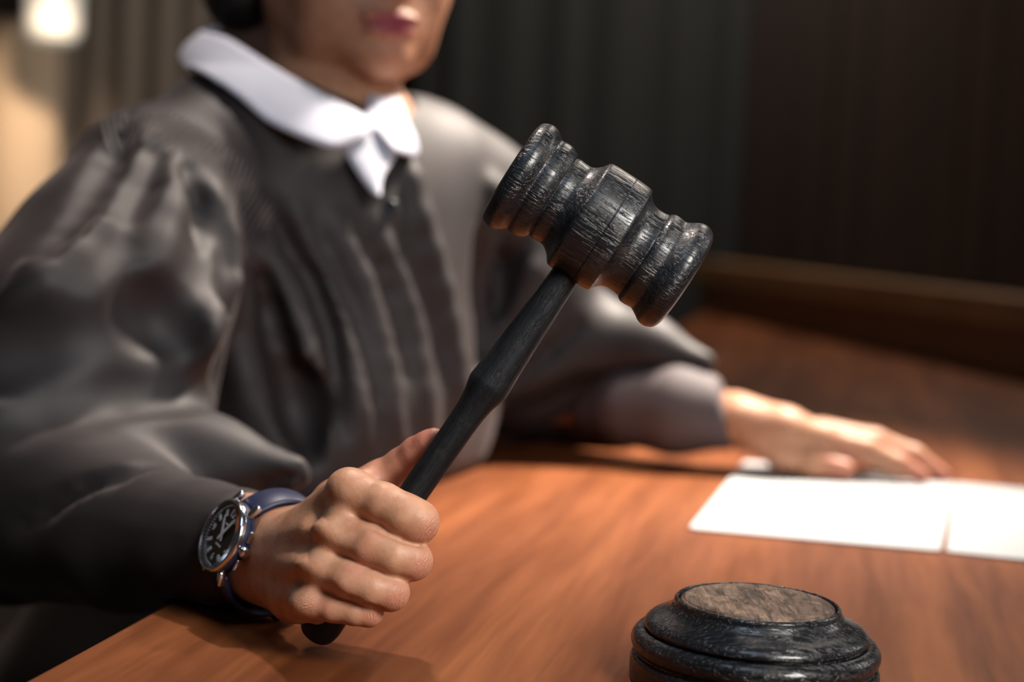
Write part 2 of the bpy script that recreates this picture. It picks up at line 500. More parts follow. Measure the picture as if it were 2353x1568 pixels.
# ------------------------------------------------------------------ curtains
def curtain(name, x0, x1, y, z0, z1, folds, amp, mat, label):
    n = folds * 10; V = []; F = []; m = 24; r = random.Random(len(name) + folds)
    ph = [r.uniform(-0.5, 0.5) for _ in range(folds + 2)]
    for i in range(n + 1):
        u = i / n; a = u * folds * 2 * math.pi
        for j in range(m + 1):
            v = j / m; z = z0 + (z1 - z0) * v
            k = amp * (0.75 + 0.25 * math.sin(a * 0.37 + 1)) * (0.8 + 0.3 * (1 - v))
            V.append((x0 + (x1 - x0) * u + 0.012 * math.sin(2 * a + 3 * v), y + k * math.sin(a + 0.8 * ph[int(u * folds)] + 0.5 * math.sin(v * 2)), z))
    for i in range(n):
        for j in range(m): F.append((i * (m + 1) + j, (i + 1) * (m + 1) + j, (i + 1) * (m + 1) + j + 1, i * (m + 1) + j + 1))
    o = obj(name, V, F, mat); md = o.modifiers.new('thick', 'SOLIDIFY'); md.thickness = 0.004
    tag(o, label, 'curtain'); return o
def X(pxx, D): return P(pxx, 500, D)[0]
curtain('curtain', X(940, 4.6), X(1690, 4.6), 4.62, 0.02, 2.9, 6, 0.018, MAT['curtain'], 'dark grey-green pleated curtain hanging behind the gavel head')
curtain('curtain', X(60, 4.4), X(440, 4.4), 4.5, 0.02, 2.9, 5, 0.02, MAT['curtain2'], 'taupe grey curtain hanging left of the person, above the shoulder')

# ------------------------------------------------------------------ wall lamp at the far left
def wall_lamp():
    c = P(122, -60, 4.0)
    root = empty('wall_lamp', c); tag(root, 'glowing white cylindrical lamp shade at the upper left', 'lamp')
    rr = px(62, 4.0); h = px(300, 4.0)
    pr = smooth_prof([(0, 0), (rr * .7, 0), (rr * .95, .02), (rr, .06), (rr, h)], 5)
    b = P(122, 96, 4.0)
    obj('lamp_shade', *lathe(pr, 48), MAT['shade'], root, Matrix.Translation(Vector(b)))
    obj('stem', *lathe([(0, 0), (.012, 0), (.012, .5), (0, .5)], 24), MAT['brushed'], root, Matrix.Translation(Vector((b[0], b[1], b[2] + h - 0.01))))
wall_lamp()
def column():
    c = P(45, 300, 4.3); r = px(88, 4.3)
    pr = [(0, 0), (r, 0), (r, 0.9), (r, 2.0)]
    top = P(60, 52, 4.3)[2]
    V, F = lathe([(0, 0), (r * 1.05, 0), (r * 1.05, .1), (r, .12), (r, top), (0, top)], 64)
    o = obj('column', V, F, MAT['plaster'], None, Matrix.Translation(Vector((c[0], c[1], 0)))); tag(o, 'warmly lit cream column at the left edge, under a dark cap', 'column')
    V, F = lathe([(0, 0), (r * 1.1, 0), (r * 1.1, .3), (0, .3)], 64)
    k = obj('capital', V, F, MAT['greymetal'], o, Matrix.Translation(Vector((c[0], c[1], top)))); tag(k, 'dark grey cap')
column()
light('lamp_glow', 'SPOT', tuple(P(150, -150, 3.6)), tuple(P(55, 330, 4.2)), 34, (1.0, 0.76, 0.54), 0.04, spot=50, blend=1.0)

light('lamp_bulb', 'POINT', tuple(P(230, -60, 3.7)), (0, 0, 0), 1.6, (1.0, 0.86, 0.70), 0.06)

# ================================================================== THINGS ON THE TABLE
# ------------------------------------------------------------------ sound block
def sound_block():
    D = 0.725; zs = 1.10; ctr = P(1741, 1382, D); g = D / FPX
    root = empty('sound_block', (ctr[0], ctr[1], TABLE_Z)); tag(root, 'round black turned wooden sound block with a worn brown top', 'sound block')
    H = ctr[2] - TABLE_Z; m = Matrix.Translation(Vector((ctr[0], ctr[1], TABLE_Z)))
    R = lambda p: p * g
    Z = lambda p: H - p * g * 1.02
    prof = [(0, H - zs * 0.00258), (R(176), H - zs * 0.00258), (R(176), H - zs * 0.00258), (R(179), H - zs * 0.00223), (R(181), H - zs * 0.00043), (R(185), H), (R(190), H - zs * 0.00086), (R(190), H - zs * 0.00086),
            (R(192), H - zs * 0.00241), (R(196), H - zs * 0.00344), (R(204), H - zs * 0.00515), (R(220), H - zs * 0.00687), (R(240), H - zs * 0.00842), (R(253), H - zs * 0.01031), (R(257), H - zs * 0.01220), (R(252), H - zs * 0.01321), (R(248), H - zs * 0.01360), (R(248), H - zs * 0.01360),
            (R(251), H - zs * 0.01403), (R(262), H - zs * 0.01374), (R(274), H - zs * 0.01468), (R(283), H - zs * 0.01684), (R(285), H - zs * 0.01900), (R(281), H - zs * 0.02142), (R(272), H - zs * 0.02303), (R(272), H - zs * 0.02303),
            (R(272), H - zs * 0.02400), (R(280), H - zs * 0.02463), (R(284), H - zs * 0.02620), (R(285), H - zs * 0.03000), (R(284), .001), (R(284), .001), (R(281), 0), (R(281), 0), (0, 0)]
    obj('block_body', *lathe(smooth_prof(prof[::-1], 4), 160), MAT['block'], root, m)
    tp = [(0, H + .0006), (R(150), H + .0003), (R(170), H - .0002), (R(176), H - .0012), (R(177), H - .0031), (R(177), H - .0031), (0, H - .0031)]
    k = obj('striking_face', *lathe(smooth_prof(tp[::-1], 4), 128), MAT['blocktop'], root, m); tag(k, 'scuffed brown top disc')
sound_block()

# ------------------------------------------------------------------ gavel
GD = 0.735; gg = GD / FPX
def gavel():
    hc = P(1378, 522, GD)
    hax = unit(C3(.84, -.542, 0.0)); dax = unit(C3(-.572, -.82, 0.0))
    root = empty('gavel', tuple(P(744, 1430, GD))); tag(root, 'black turned wooden gavel with a banded head, held up in the fist', 'gavel')
    pts = [(0, -243), (118, -242), (118, -242), (129, -236), (136, -222), (137, -210), (132, -195), (122, -183), (119.5, -176), (121, -165), (120, -150), (114, -137), (109, -130.5), (109, -130.5), (103.5, -128), (103.5, -128),
           (105.5, -118), (104.5, -104), (104.5, -92), (109, -81), (119, -69), (132, -59.5), (135.5, -55.5), (135.5, -55.5), (137.5, -48), (138.5, -20), (138.5, 8), (138.5, 11), (138.5, 11), (137.4, 12.2), (138.5, 13.4), (138.5, 13.4), (138, 30), (136.5, 50), (134, 57), (134, 57),
           (128, 60), (119, 67), (111, 77), (107, 92), (107, 108), (109, 118), (109, 118), (108, 120.5), (108, 120.5), (112, 123), (117, 131), (118, 143), (116.5, 158), (118.5, 166), (126, 179), (133, 191), (135.5, 204), (133, 216), (125, 228), (108, 235), (60, 239), (0, 240)]
    pr = [(r * gg, z * gg) for r, z in smooth_prof(pts, 5)]
    sx = unit(np.cross(dax, hax)); 
    obj('head', *lathe(pr, 192), MAT['head'], root, frame(hc, unit(np.cross(hax, sx)), -sx if False else unit(np.cross(hax, np.cross(hax, sx))), hax))
    # handle, local Z runs from the head to the butt
    hs = P(1300, 632, GD); 
    hp = [(0, -60), (34, -60), (34, -5), (35, 40), (38.5, 110), (42, 190), (45.5, 250), (49, 298), (49.5, 312), (46, 328), (40, 352), (36, 385), (34.5, 430), (34, 520), (34, 640), (36, 760), (40, 850), (44, 920), (47, 965), (46, 985), (41, 1003), (30, 1016), (14, 1022), (0, 1023)]
    V, F = lathe([(r * gg, z * gg) for r, z in smooth_prof(hp, 4)], 64)
    obj('handle', V, F, MAT['handle'], root, frame(hs, unit(np.cross(fw, dax)) , unit(np.cross(dax, np.cross(fw, dax))), dax))
gavel()

# ------------------------------------------------------------------ papers
def sheet(corners, z, name, label, lift=0.0004, rad=0.006, bow=0.0):
    import bmesh
    c = [T(x, y, z) for x, y in corners]; ctr = sum(c) / 4
    # rounded outline
    out = []
    for i in range(4):
        p, a, b = c[i], c[i - 1], c[(i + 1) % 4]
        for k in range(5):
            t = k / 4; q0 = p + unit(a - p) * rad; q1 = p + unit(b - p) * rad
            out.append((1 - t) ** 2 * q0 + 2 * t * (1 - t) * p + t * t * q1)
    V, F = prism([(p[0] - ctr[0], p[1] - ctr[1]) for p in out], z, z + lift)
    o = obj(name, V, F, MAT['paper'], None, Matrix.Translation(Vector((ctr[0], ctr[1], 0))), smooth=False)
    return tag(o, label, 'paper', None)
sheet([(1712, 1062), (1582, 1217), (2161, 1270), (2194, 1112)], TABLE_Z + .0006, 'paper_sheet', 'white sheet of paper beside the resting hand, nearer the gavel', 0.0012)
sheet([(2196, 1112), (2174, 1271), (2560, 1312), (2540, 1142)], TABLE_Z + .0004, 'paper_sheet', 'white sheet cut off by the right edge of the photo', 0.0012)

# ================================================================== WRISTWATCH
WC = P(504, 1228, 0.773)
wn = unit(C3(-.733, .366, .574)); wt = unit(C3(.447, .894, 0)); wt = unit(wt - wn * (wt @ wn)); ww = np.cross(wt, wn)   # ww: 3 o'clock side, towards the hand
def watch():
    m = frame(WC, ww, wt, wn); root = empty('wristwatch', tuple(WC)); tag(root, 'steel wristwatch with a black dial and blue rubber strap on the wrist', 'wristwatch')
    R = .0190
    zc = -.0085
    V, F = lathe(smooth_prof([(0, zc), (.0165, zc), (.0182, zc + .0015), (.0187, zc + .003), (.0187, -.0035), (.0187, -.0035), (.0176, -.003), (0, -.003)], 4), 96)
    obj('case', V, F, MAT['blue'], root, m)
    V, F = lathe(smooth_prof([(.0170, -.0028), (.0170, -.0002), (.0174, .0002), (.0180, .0001), (.0186, -.0006), (.0189, -.0016), (.0189, -.0030), (.0184, -.0040), (.0172, -.0040), (.0170, -.0028)], 3), 96)
    obj('bezel', V, F, MAT['steel'], root, m)
    obj('dial', *lathe([(0, -.0030), (.0171, -.0030), (.0171, -.0024), (.0, -.0024)], 64), MAT['dial'], root, m, smooth=False)
    # chapter ring with ticks
    tk = [lathe([(.0158, -.0024), (.0160, -.0020), (.0171, -.0010), (.0171, -.0024)], 96)]
    obj('chapter_ring', *tk[0], MAT['greymetal'], root, m)
    mk = []
    def bar(ang, r0, r1, wd):
        a = math.radians(ang); c, s_ = math.sin(a), math.cos(a)
        u = np.array([c, s_, 0]); v = np.array([s_, -c, 0]); z0, z1 = -.0024, -.0019
        q = [u * r0 - v * wd, u * r0 + v * wd, u * r1 + v * wd, u * r1 - v * wd]
        return prism([(p[0], p[1]) for p in q], z0, z1)
    for h in range(12):
        if h % 3: mk.append(bar(h * 30, .0100, .0134, .00085))
    for i in range(60):
        mk.append(bar(i * 6, .0146, .0155 if i % 5 else .0152, .00012 if i % 5 else .0003))
    mk.append(box((0, .0058, -.0022), (.0052, .0009, .0002))); mk.append(box((0, -.0052, -.0022), (.006, .0009, .0002)))
    obj('hour_marker', *join(*mk), MAT['lume'], root, m, smooth=False)
    for txt, ang in (('12', 0), ('3', 90), ('6', 180), ('9', 270)):
        cu = bpy.data.curves.new('numeral', 'FONT'); cu.body = txt; cu.size = .0050; cu.align_x = 'CENTER'; cu.align_y = 'CENTER'; cu.extrude = .0001; cu.offset = .00012
        tmp = bpy.data.objects.new('numeral', cu); COL.objects.link(tmp)
        me = bpy.data.meshes.new_from_object(tmp); bpy.data.objects.remove(tmp)
        V = np.array([tuple(v.co) for v in me.vertices]); F = [tuple(p.vertices) for p in me.polygons]
        a = math.radians(ang); V[:, 0] +=   .0116 * math.sin(a); V[:, 1] += .0116 * math.cos(a); V[:, 2] += -.0021
        obj('numeral', V, F, MAT['lume'], root, m, smooth=False)
    def hand(name, ang, L, wd, z):
        a = math.radians(ang); u = np.array([math.sin(a), math.cos(a)]); v = np.array([u[1], -u[0]])
        q = [-u * .0032 - v * wd * .7, -u * .0032 + v * wd * .7, v * wd, u * L * .75 + v * wd * .9, u * L, u * L * .75 - v * wd * .9, -v * wd]
        obj(name, *prism([tuple(p) for p in q], z, z + .0003), MAT['lume'], root, m, smooth=False)
    hand('hour_hand', -34, .0106, .0010, -.0017); hand('minute_hand', 30, .0140, .00085, -.0013)
    obj('crystal', *lathe(smooth_prof([(0, -.0004), (.0170, -.0004), (.0170, -.0004), (.0170, .0001), (.0167, .0004), (.010, .0006), (0, .0007)], 3), 64), MAT['crystal'], root, m)
    # lugs and crown
    for sx in (-1, 1):
        for sy in (-1, 1):
            obj('lug', *box((0, 0, 0), (.0034, .0080, .0036), .0012), MAT['steel'], root, m @ Matrix.Translation((sx * .0108, sy * .0182, -.0060)) @ Matrix.Rotation(-sy * .45, 4, 'X'))
    V, F = lathe([(0, 0), (.0024, 0), (.0027, .0005), (.0027, .0026), (.0023, .0031), (0, .0032)], 20)
    obj('crown', V, F, MAT['steel'], root, m @ Matrix.Translation((.0184, 0, -.0058)) @ Matrix.Rotation(math.pi / 2, 4, 'Y'))
    for sy in (-1, 1): obj('crown_guard', *box((.0190, sy * .0075, -.0058), (.0016, .0060, .0024), .0006), MAT['steel'], root, m)
    V, F = join(box((.0192, .0075, -.0058), (.0016, .0060, .0024), .0006), box((.0192, -.0075, -.0058), (.0016, .0060, .0024), .0006))
    # strap: closed band around the wrist
    V, F = [], []; n = 90; a0 = math.radians(34)
    rows = []
    for i in range(n + 1):
        a = a0 + (2 * math.pi - 2 * a0) * i / n
        y = .0305 * math.sin(a); z = -.0315 + .0275 * math.cos(a)
        wd = .0100 - .0012 * math.sin(math.pi * i / n)
        nr = unit(np.array([0, .0275 * math.sin(a), .0305 * math.cos(a)]))
        ring = []
        for x, o_ in ((-wd, -.001), (-wd, .0006), (-wd * .8, .0016), (0, .0020), (wd * .8, .0016), (wd, .0006), (wd, -.001)):
            ring.append(len(V)); V.append((x, y + nr[1] * o_, z + nr[2] * o_))
        rows.append(ring)
    for A, B in zip(rows, rows[1:]):
        for i in range(7): F.append((A[i], B[i], B[(i + 1) % 7], A[(i + 1) % 7]))
    F.append(tuple(rows[0])); F.append(tuple(rows[-1][::-1]))
    st = obj('strap', V, F, MAT['blue'], root, m)
    # keeper loop and buckle on the strap
    for nm, a, mt, t_, ln in (('strap_loop', 2.62 + 1.55, 'blue', .0022, .006), ('buckle', 2.45, 'steel', .0020, .010)):
        y = .0305 * math.sin(a); z = -.0315 + .0275 * math.cos(a)
        nr = unit(np.array([0, .0275 * math.sin(a), .0305 * math.cos(a)])); tg = np.array([0, nr[2], -nr[1]])
        lm = frame(np.array([0, y, z]) + nr * .0015, np.array([1., 0, 0]), tg, nr)
        obj(nm, *join(box((0, 0, 0), (.0212, ln, t_ + .002), .0008)), MAT[mt], st, m @ lm)
watch()

# ================================================================== PERSON
person = empty('person', (-0.16, 1.3, 0.0))
tag(person, 'seated person in a black gathered robe and white collar, gripping a gavel in one fist', 'person')

def attrs_for(V, red=(), wr=(), lip=None, dark=None):
    V = np.asarray(V); r = np.zeros(len(V)); w_ = np.zeros(len(V)); al = np.zeros(len(V))
    for c, rad, amt in red:
        d = np.linalg.norm(V - c, axis=1); r = np.maximum(r, amt * np.clip(1 - d / rad, 0, 1) ** 1.0)
    for c, ax, rad in wr:
        d = np.linalg.norm(V - c, axis=1); m = np.clip(1.4 * (1 - d / rad), 0, 1); s = m > w_
        w_[s] = m[s]; al[s] = ((V - c) @ ax)[s]
    z = np.zeros(len(V))
    return dict(red=r, wrinkle=w_, along=al, lip=z if lip is None else lip, dark=z if dark is None else dark)

body_parts = []
# ------------------------------------------------------------------ right hand, closed round the handle
def right_hand():
    c = P(780, 1270, .75); v = Vol(c - [.105, .085, .085], c + [.07, .06, .075], .00085)
    K = .0045
    # forearm and wrist (oval section)
    wc = WC - wn * .0285
    arm = unit(C3(-.60, .06, -.80))
    for o in (-1, 1):
        v.cone(wc + wt * .0085 * o, wc + arm * .10 + wt * .008 * o, .0170, .023, .004)
        v.cone(wc + wt * .0085 * o, P(650, 1245 if o > 0 else 1325, .772), .0170, .0150, .006)
    # metacarpals
    mets = [((798, 1130, .725, 43), (652, 1252, .778, 54)), ((757, 1215, .722, 43), (615, 1262, .780, 62)),
            ((718, 1302, .722, 41), (612, 1300, .782, 60)), ((702, 1378, .724, 37), (625, 1335, .782, 54))]
    for a, b in mets: chainpx(v, [a, b], .007)
    # palm, thenar and heel of the hand
    chainpx(v, [(770, 1180, .752, 52), (722, 1325, .752, 54)], .008)
    chainpx(v, [(700, 1212, .778, 46), (790, 1137, .768, 46)], .008)
    chainpx(v, [(640, 1325, .778, 62), (682, 1368, .752, 60), (700, 1385, .738, 42)], .006)
    chainpx(v, [(690, 1400, .736, 32), (735, 1412, .730, 30)], .004)
    fingers = [
        [(798, 1128, .724, 45), (880, 1157, .714, 48), (930, 1184, .710, 50), (957, 1203, .711, 49.5)],
        [(757, 1214, .720, 43), (850, 1254, .709, 47), (905, 1276, .707, 46), (946, 1290, .710, 45.5)],
        [(718, 1300, .719, 40), (800, 1331, .708, 43), (855, 1352, .706, 42), (896, 1363, .709, 42)],
        [(703, 1378, .720, 37), (765, 1397, .713, 34), (815, 1406, .711, 32), (847, 1409, .713, 32)]]
    mids = [[(957, 1203, .711, 47), (968, 1208, .735, 38), (962, 1203, .752, 36), (885, 1170, .760, 34)],
            [(946, 1290, .710, 43), (956, 1292, .734, 35), (948, 1290, .750, 33), (872, 1262, .759, 32)],
            [(896, 1363, .709, 40), (905, 1364, .732, 33), (898, 1362, .749, 31), (825, 1340, .759, 30)],
            [(847, 1409, .713, 30), (853, 1409, .730, 27), (848, 1407, .745, 26), (785, 1392, .757, 25)]]
    ks = [.0040, .0028, .0026, .0026]
    for f, k in zip(fingers, ks): chainpx(v, f[:2], k); chainpx(v, f[1:], .0014)
    # webbing near the knuckles
    chainpx(v, [(800, 1175, .724, 36), (835, 1195, .722, 22)], .007)
    chainpx(v, [(765, 1262, .722, 36), (800, 1280, .720, 22)], .007)
    chainpx(v, [(735, 1345, .722, 32), (765, 1358, .720, 20)], .006)
    for q in ((850, 1235, .726), (812, 1300, .724), (775, 1368, .722)): v.ell(P(*q), [.0085] * 3, .004)
    for f in mids: chainpx(v, f, .0016)
    # knuckle caps
    for x, y, D, r in ((806, 1126, .7205, 46), (762, 1210, .7165, 45), (722, 1298, .7155, 41), (706, 1378, .7165, 38)):
        v.ell(P(x, y, D), np.array([px(r, D)] * 3), .006)
    # PIP joints swell a little
    for x, y, D, r in ((962, 1196, .709, 44), (950, 1287, .708, 40), (900, 1361, .707, 37), (850, 1407, .7115, 27)):
        v.ell(P(x, y, D), np.array([px(r, D)] * 3), .0035)
    # tendons over the back of the hand
    for a, b in (((780, 1140, .732), (690, 1215, .762)), ((735, 1228, .728), (650, 1256, .763)), ((700, 1306, .728), (645, 1296, .763))):
        v.cone(P(*a), P(*b), .0062, .0050, .0045)
    # hollows between the knuckles
    for a, b, r in (((748, 1165, .708), (715, 1185, .722), .0032), ((712, 1256, .7045), (688, 1262, .716), .0028), ((684, 1342, .7065), (665, 1340, .716), .0026),
                    ((800, 1212, .7005), (775, 1200, .7030), .0022), ((768, 1298, .6975), (745, 1286, .7005), .0020), ((745, 1372, .6995), (728, 1360, .7015), .0018)):
        v.cone(P(*a), P(*b), r * .7, r * .7, .010, 'c')
    # creases between the fingers
    for pts, r in (([(838, 1203, .7055), (880, 1222, .7035), (925, 1243, .7030), (965, 1254, .7045)], .0013),
                   ([(822, 1298, .7010), (860, 1312, .7005), (905, 1331, .7005), (938, 1335, .7030)], .0013),
                   ([(770, 1364, .7005), (800, 1377, .7010), (850, 1393, .7015), (882, 1398, .7045)], .0012)):
        v.chain([(P(*q), r) for q in pts], .0016, 'c')
    # thumb, along the far side of the handle
    chainpx(v, [(770, 1150, .773, 48), (838, 1122, .769, 42), (880, 1098, .765, 37), (922, 1068, .759, 35), (958, 1040, .753, 34), (986, 1018, .7475, 27), (1000, 1004, .7455, 19)], .0045)
    chainpx(v, [(800, 1120, .748, 34), (860, 1108, .760, 28)], .010)     # web of the thumb
    V, F = v.mesh(1)
    fa = [unit(P(*f[3][:3]) - P(*f[1][:3])) for f in fingers]
    red = [(P(985, 1020, .744), .030, .75), (P(940, 1050, .75), .028, .45), (P(890, 1095, .757), .025, .35)]
    for x, y, D in ((987, 1220, .704), (968, 1305, .702), (915, 1378, .702), (865, 1415, .706)): red.append((P(x, y, D), .011, .40))
    for x, y, D in ((835, 1215, .70), (820, 1300, .70), (765, 1370, .70), (730, 1400, .705)): red.append((P(x, y, D), .012, .28))
    wr = [(P(988, 1215, .704), fa[0], .0075), (P(975, 1300, .703), fa[1], .0070), (P(920, 1372, .703), fa[2], .0070), (P(866, 1412, .706), fa[3], .0055),
          (P(700, 1385, .707), unit(C3(.3, -.9, 0)), .0065)]
    body_parts.append((V, F, attrs_for(V, red, wr)))
right_hand()

# ------------------------------------------------------------------ left hand, resting on the table
def left_hand():
    v = Vol(P(1640, 1000, 1.40) - [.03, .10, .06], P(2200, 1050, 1.36) + [.02, .12, .09], .0015)
    k = .006
    chainpx(v, [(1560, 940, 1.39, 62), (1680, 962, 1.37, 57), (1730, 980, 1.365, 57)], k)
    for o in (-1, 0, 1):
        chainpx(v, [(1700, 968, 1.365 + o * .012, 52), (1800, 990, 1.36 + o * .018, 50), (1890, 1008, 1.365 + o * .024, 36)], .010)
    chainpx(v, [(1740, 1002, 1.345, 42), (1800, 1040, 1.338, 38), (1870, 1064, 1.334, 29), (1942, 1078, 1.330, 23)], .008)
    F4 = [[(1885, 1012, 1.345, 38), (1990, 1036, 1.342, 31), (2065, 1070, 1.338, 27), (2118, 1094, 1.335, 18)],
          [(1890, 1000, 1.372, 38), (2010, 1018, 1.370, 31), (2100, 1050, 1.366, 26), (2165, 1092, 1.360, 18)],
          [(1880, 998, 1.398, 34), (1990, 1012, 1.397, 28), (2075, 1045, 1.392, 24), (2135, 1078, 1.388, 17)],
          [(1860, 996, 1.420, 30), (1950, 1012, 1.420, 25), (2020, 1042, 1.416, 21), (2060, 1066, 1.412, 16)]]
    for i, f in enumerate(F4): chainpx(v, f, .0045)
    V, F = v.mesh(1)
    V[:, 2] = np.maximum(V[:, 2], TABLE_Z + .0021)      # flesh flattens where it rests
    red = [(P(1940, 1080, 1.33), .03, .6), (P(2118, 1098, 1.335), .03, .7), (P(2165, 1096, 1.36), .03, .7)]
    body_parts.append((V, F, attrs_for(V, red)))
left_hand()

# ------------------------------------------------------------------ head and neck
ff = unit([.43, -.90, -.01]); lf = unit(np.cross([0, 0, 1], ff)); uf = np.cross(ff, lf)
HC = P(905, 52, 1.165) - .100 * ff + .070 * uf
def HL(l, f, u): return HC + l * lf + f * ff + u * uf
AX = np.array([lf, ff, uf])
def head():
    v = Vol(HC - [.13, .15, .27], HC + [.13, .14, .14], .0022); k = .018
    E = lambda c, r, kk=k, op='u': v.ell(HL(*c), r, kk, op, AX)
    E((0, -.022, .028), (.073, .092, .086)); E((0, .018, -.028), (.062, .070, .082))
    for s in (-1, 1):
        v.chain([(HL(s * .054, -.008, -.050), .015), (HL(s * .034, .038, -.080), .017), (HL(0, .070, -.090), .016)], k)
        E((s * .030, .054, -.052), (.025, .025, .030))
        E((s * .038, .052, -.028), (.024, .024, .028)); E((s * .031, .088, .003), (.017, .012, .011), .010, 'c')
        E((s * .029, .073, .022), (.022, .009, .006), .012)
        E((s * .031, .0745, .0095), (.0150, .0080, .0050), .004); E((s * .031, .0735, -.0060), (.0140, .0070, .0040), .004)
        E((s * .073, -.012, -.012), (.007, .017, .030), .004); E((s * .079, -.006, -.006), (.004, .009, .018), .003, 'c')
        E((s * .011, .096, -.041), (.008, .010, .007), .004)
    v.chain([(HL(0, .082, .008), .007), (HL(0, .098, -.020), .0085), (HL(0, .108, -.036), .0105)], .008)
    E((0, .066, -.068), (.034, .027, .034), .014); E((0, .078, -.092), (.018, .015, .013), .012)
    E((0, .0925, -.0655), (.024, .0085, .0055), .004); E((0, .0925, -.0755), (.020, .0090, .0065), .004)
    v.cone(HL(-.020, .1035, -.0703), HL(.020, .1035, -.0703), .0012, .0012, .0025, 'c')
    nb = P(735, 345, 1.245)
    v.cone(HL(0, -.030, -.060), nb, .050, .060, .020)
    for s in (-1, 1): v.cone(HL(s * .05, -.02, -.06), nb + .02 * ff * 1.0 + s * .012 * lf + .05 * ff * .5, .009, .009, .015)
    V, F = v.mesh(1)
    L = (V - HC) @ AX.T
    lip = np.clip(1.6 * (1 - np.sqrt((L[:, 0] / .027) ** 2 + ((L[:, 2] + .0708) / .0125) ** 2)), 0, 1) * (L[:, 1] > .08)
    red = [(HL(.0, .10, -.09), .02, .25), (HL(0, .11, -.036), .02, .3)]
    body_parts.append((V, F, attrs_for(V, red, lip=lip)))
head()

# ------------------------------------------------------------------ torso under the robe
def torso():
    v = Vol((-.50, .75, .40), (.16, 1.60, 1.10), .009)
    cR, cL = P(360, 430, 1.13), P(1040, 470, 1.35); nb = P(735, 360, 1.25)
    v.cone(cR, cL, .035, .035, .03); v.cone(nb, nb - [.02, 0, .34], .085, .09, .03)
    eR = P(60, 1165, .98); wc = WC - wn * .0285
    v.cone(cR, eR, .034, .028, .02); v.cone(eR, wc + .06 * unit(eR - wc), .026, .018, .02)
    eL = P(1260, 900, 1.46); v.cone(cL, eL, .034, .028, .02); v.cone(eL, P(1620, 955, 1.38), .026, .018, .02)
    V, F = v.mesh(1); body_parts.append((V, F, attrs_for(V)))
torso()
def link_body():
    Vs, Fs, n = [], [], 0; A = {}
    for V, F, a in body_parts:
        Vs.append(V); Fs.append(F + n); n += len(V)
        for k_, x in a.items(): A.setdefault(k_, []).append(x)
    o = obj('body', np.concatenate(Vs), np.concatenate(Fs), MAT['skin'], person, attrs={k_: np.concatenate(x) for k_, x in A.items()})
link_body()
for s in (-1, 1):
    V, F = lathe(smooth_prof([(0, -.0115), (.0081, -.0081), (.0115, 0), (.0081, .0081), (0, .0115)], 5), 32)
    e = obj('eye', V, F, MAT['eye'], person, frame(HL(s * .031, .069, .002), lf, uf, ff))
    V, F = lathe([(0, .0100), (.0052, .0100), (.0050, .0108), (.003, .01165), (0, .0119)], 32)
    obj('iris', V, F, MAT['iris'], e, frame(HL(s * .031, .069, .002), lf, uf, ff))
    v = Vol(HL(s * .031, .08, .028) - .03, HL(s * .031, .08, .028) + .03, .0012)
    v.chain([(HL(s * .014, .0865, .0235), .0030), (HL(s * .032, .0845, .0285), .0032), (HL(s * .048, .0710, .0235), .0016)], .002)
    obj('eyebrow', *v.mesh(1), MAT['hair'], person)

def hair():
    v = Vol(HC - [.16, .19, .16], HC + [.14, .17, .16], .003)
    v.ell(HL(0, -.028, .034), (.082, .098, .092), .01, 'u', AX)
    v.ell(HL(0, -.06, -.02), (.070, .055, .06), .02, 'u', AX)
    v.ell(HL(0, .085, -.030), (.066, .075, .098), .012, 'c', AX)
    v.ell(HL(.078, .03, -.075), (.05, .09, .07), .010, 'c', AX); v.ell(HL(-.078, .03, -.075), (.05, .09, .07), .010, 'c', AX)
    v.ell(P(548, -22, 1.27), (.030, .030, .034), .008, 'u', AX)
    V, F = v.mesh(1); obj('hair', V, F, MAT['hair'], person)
hair()

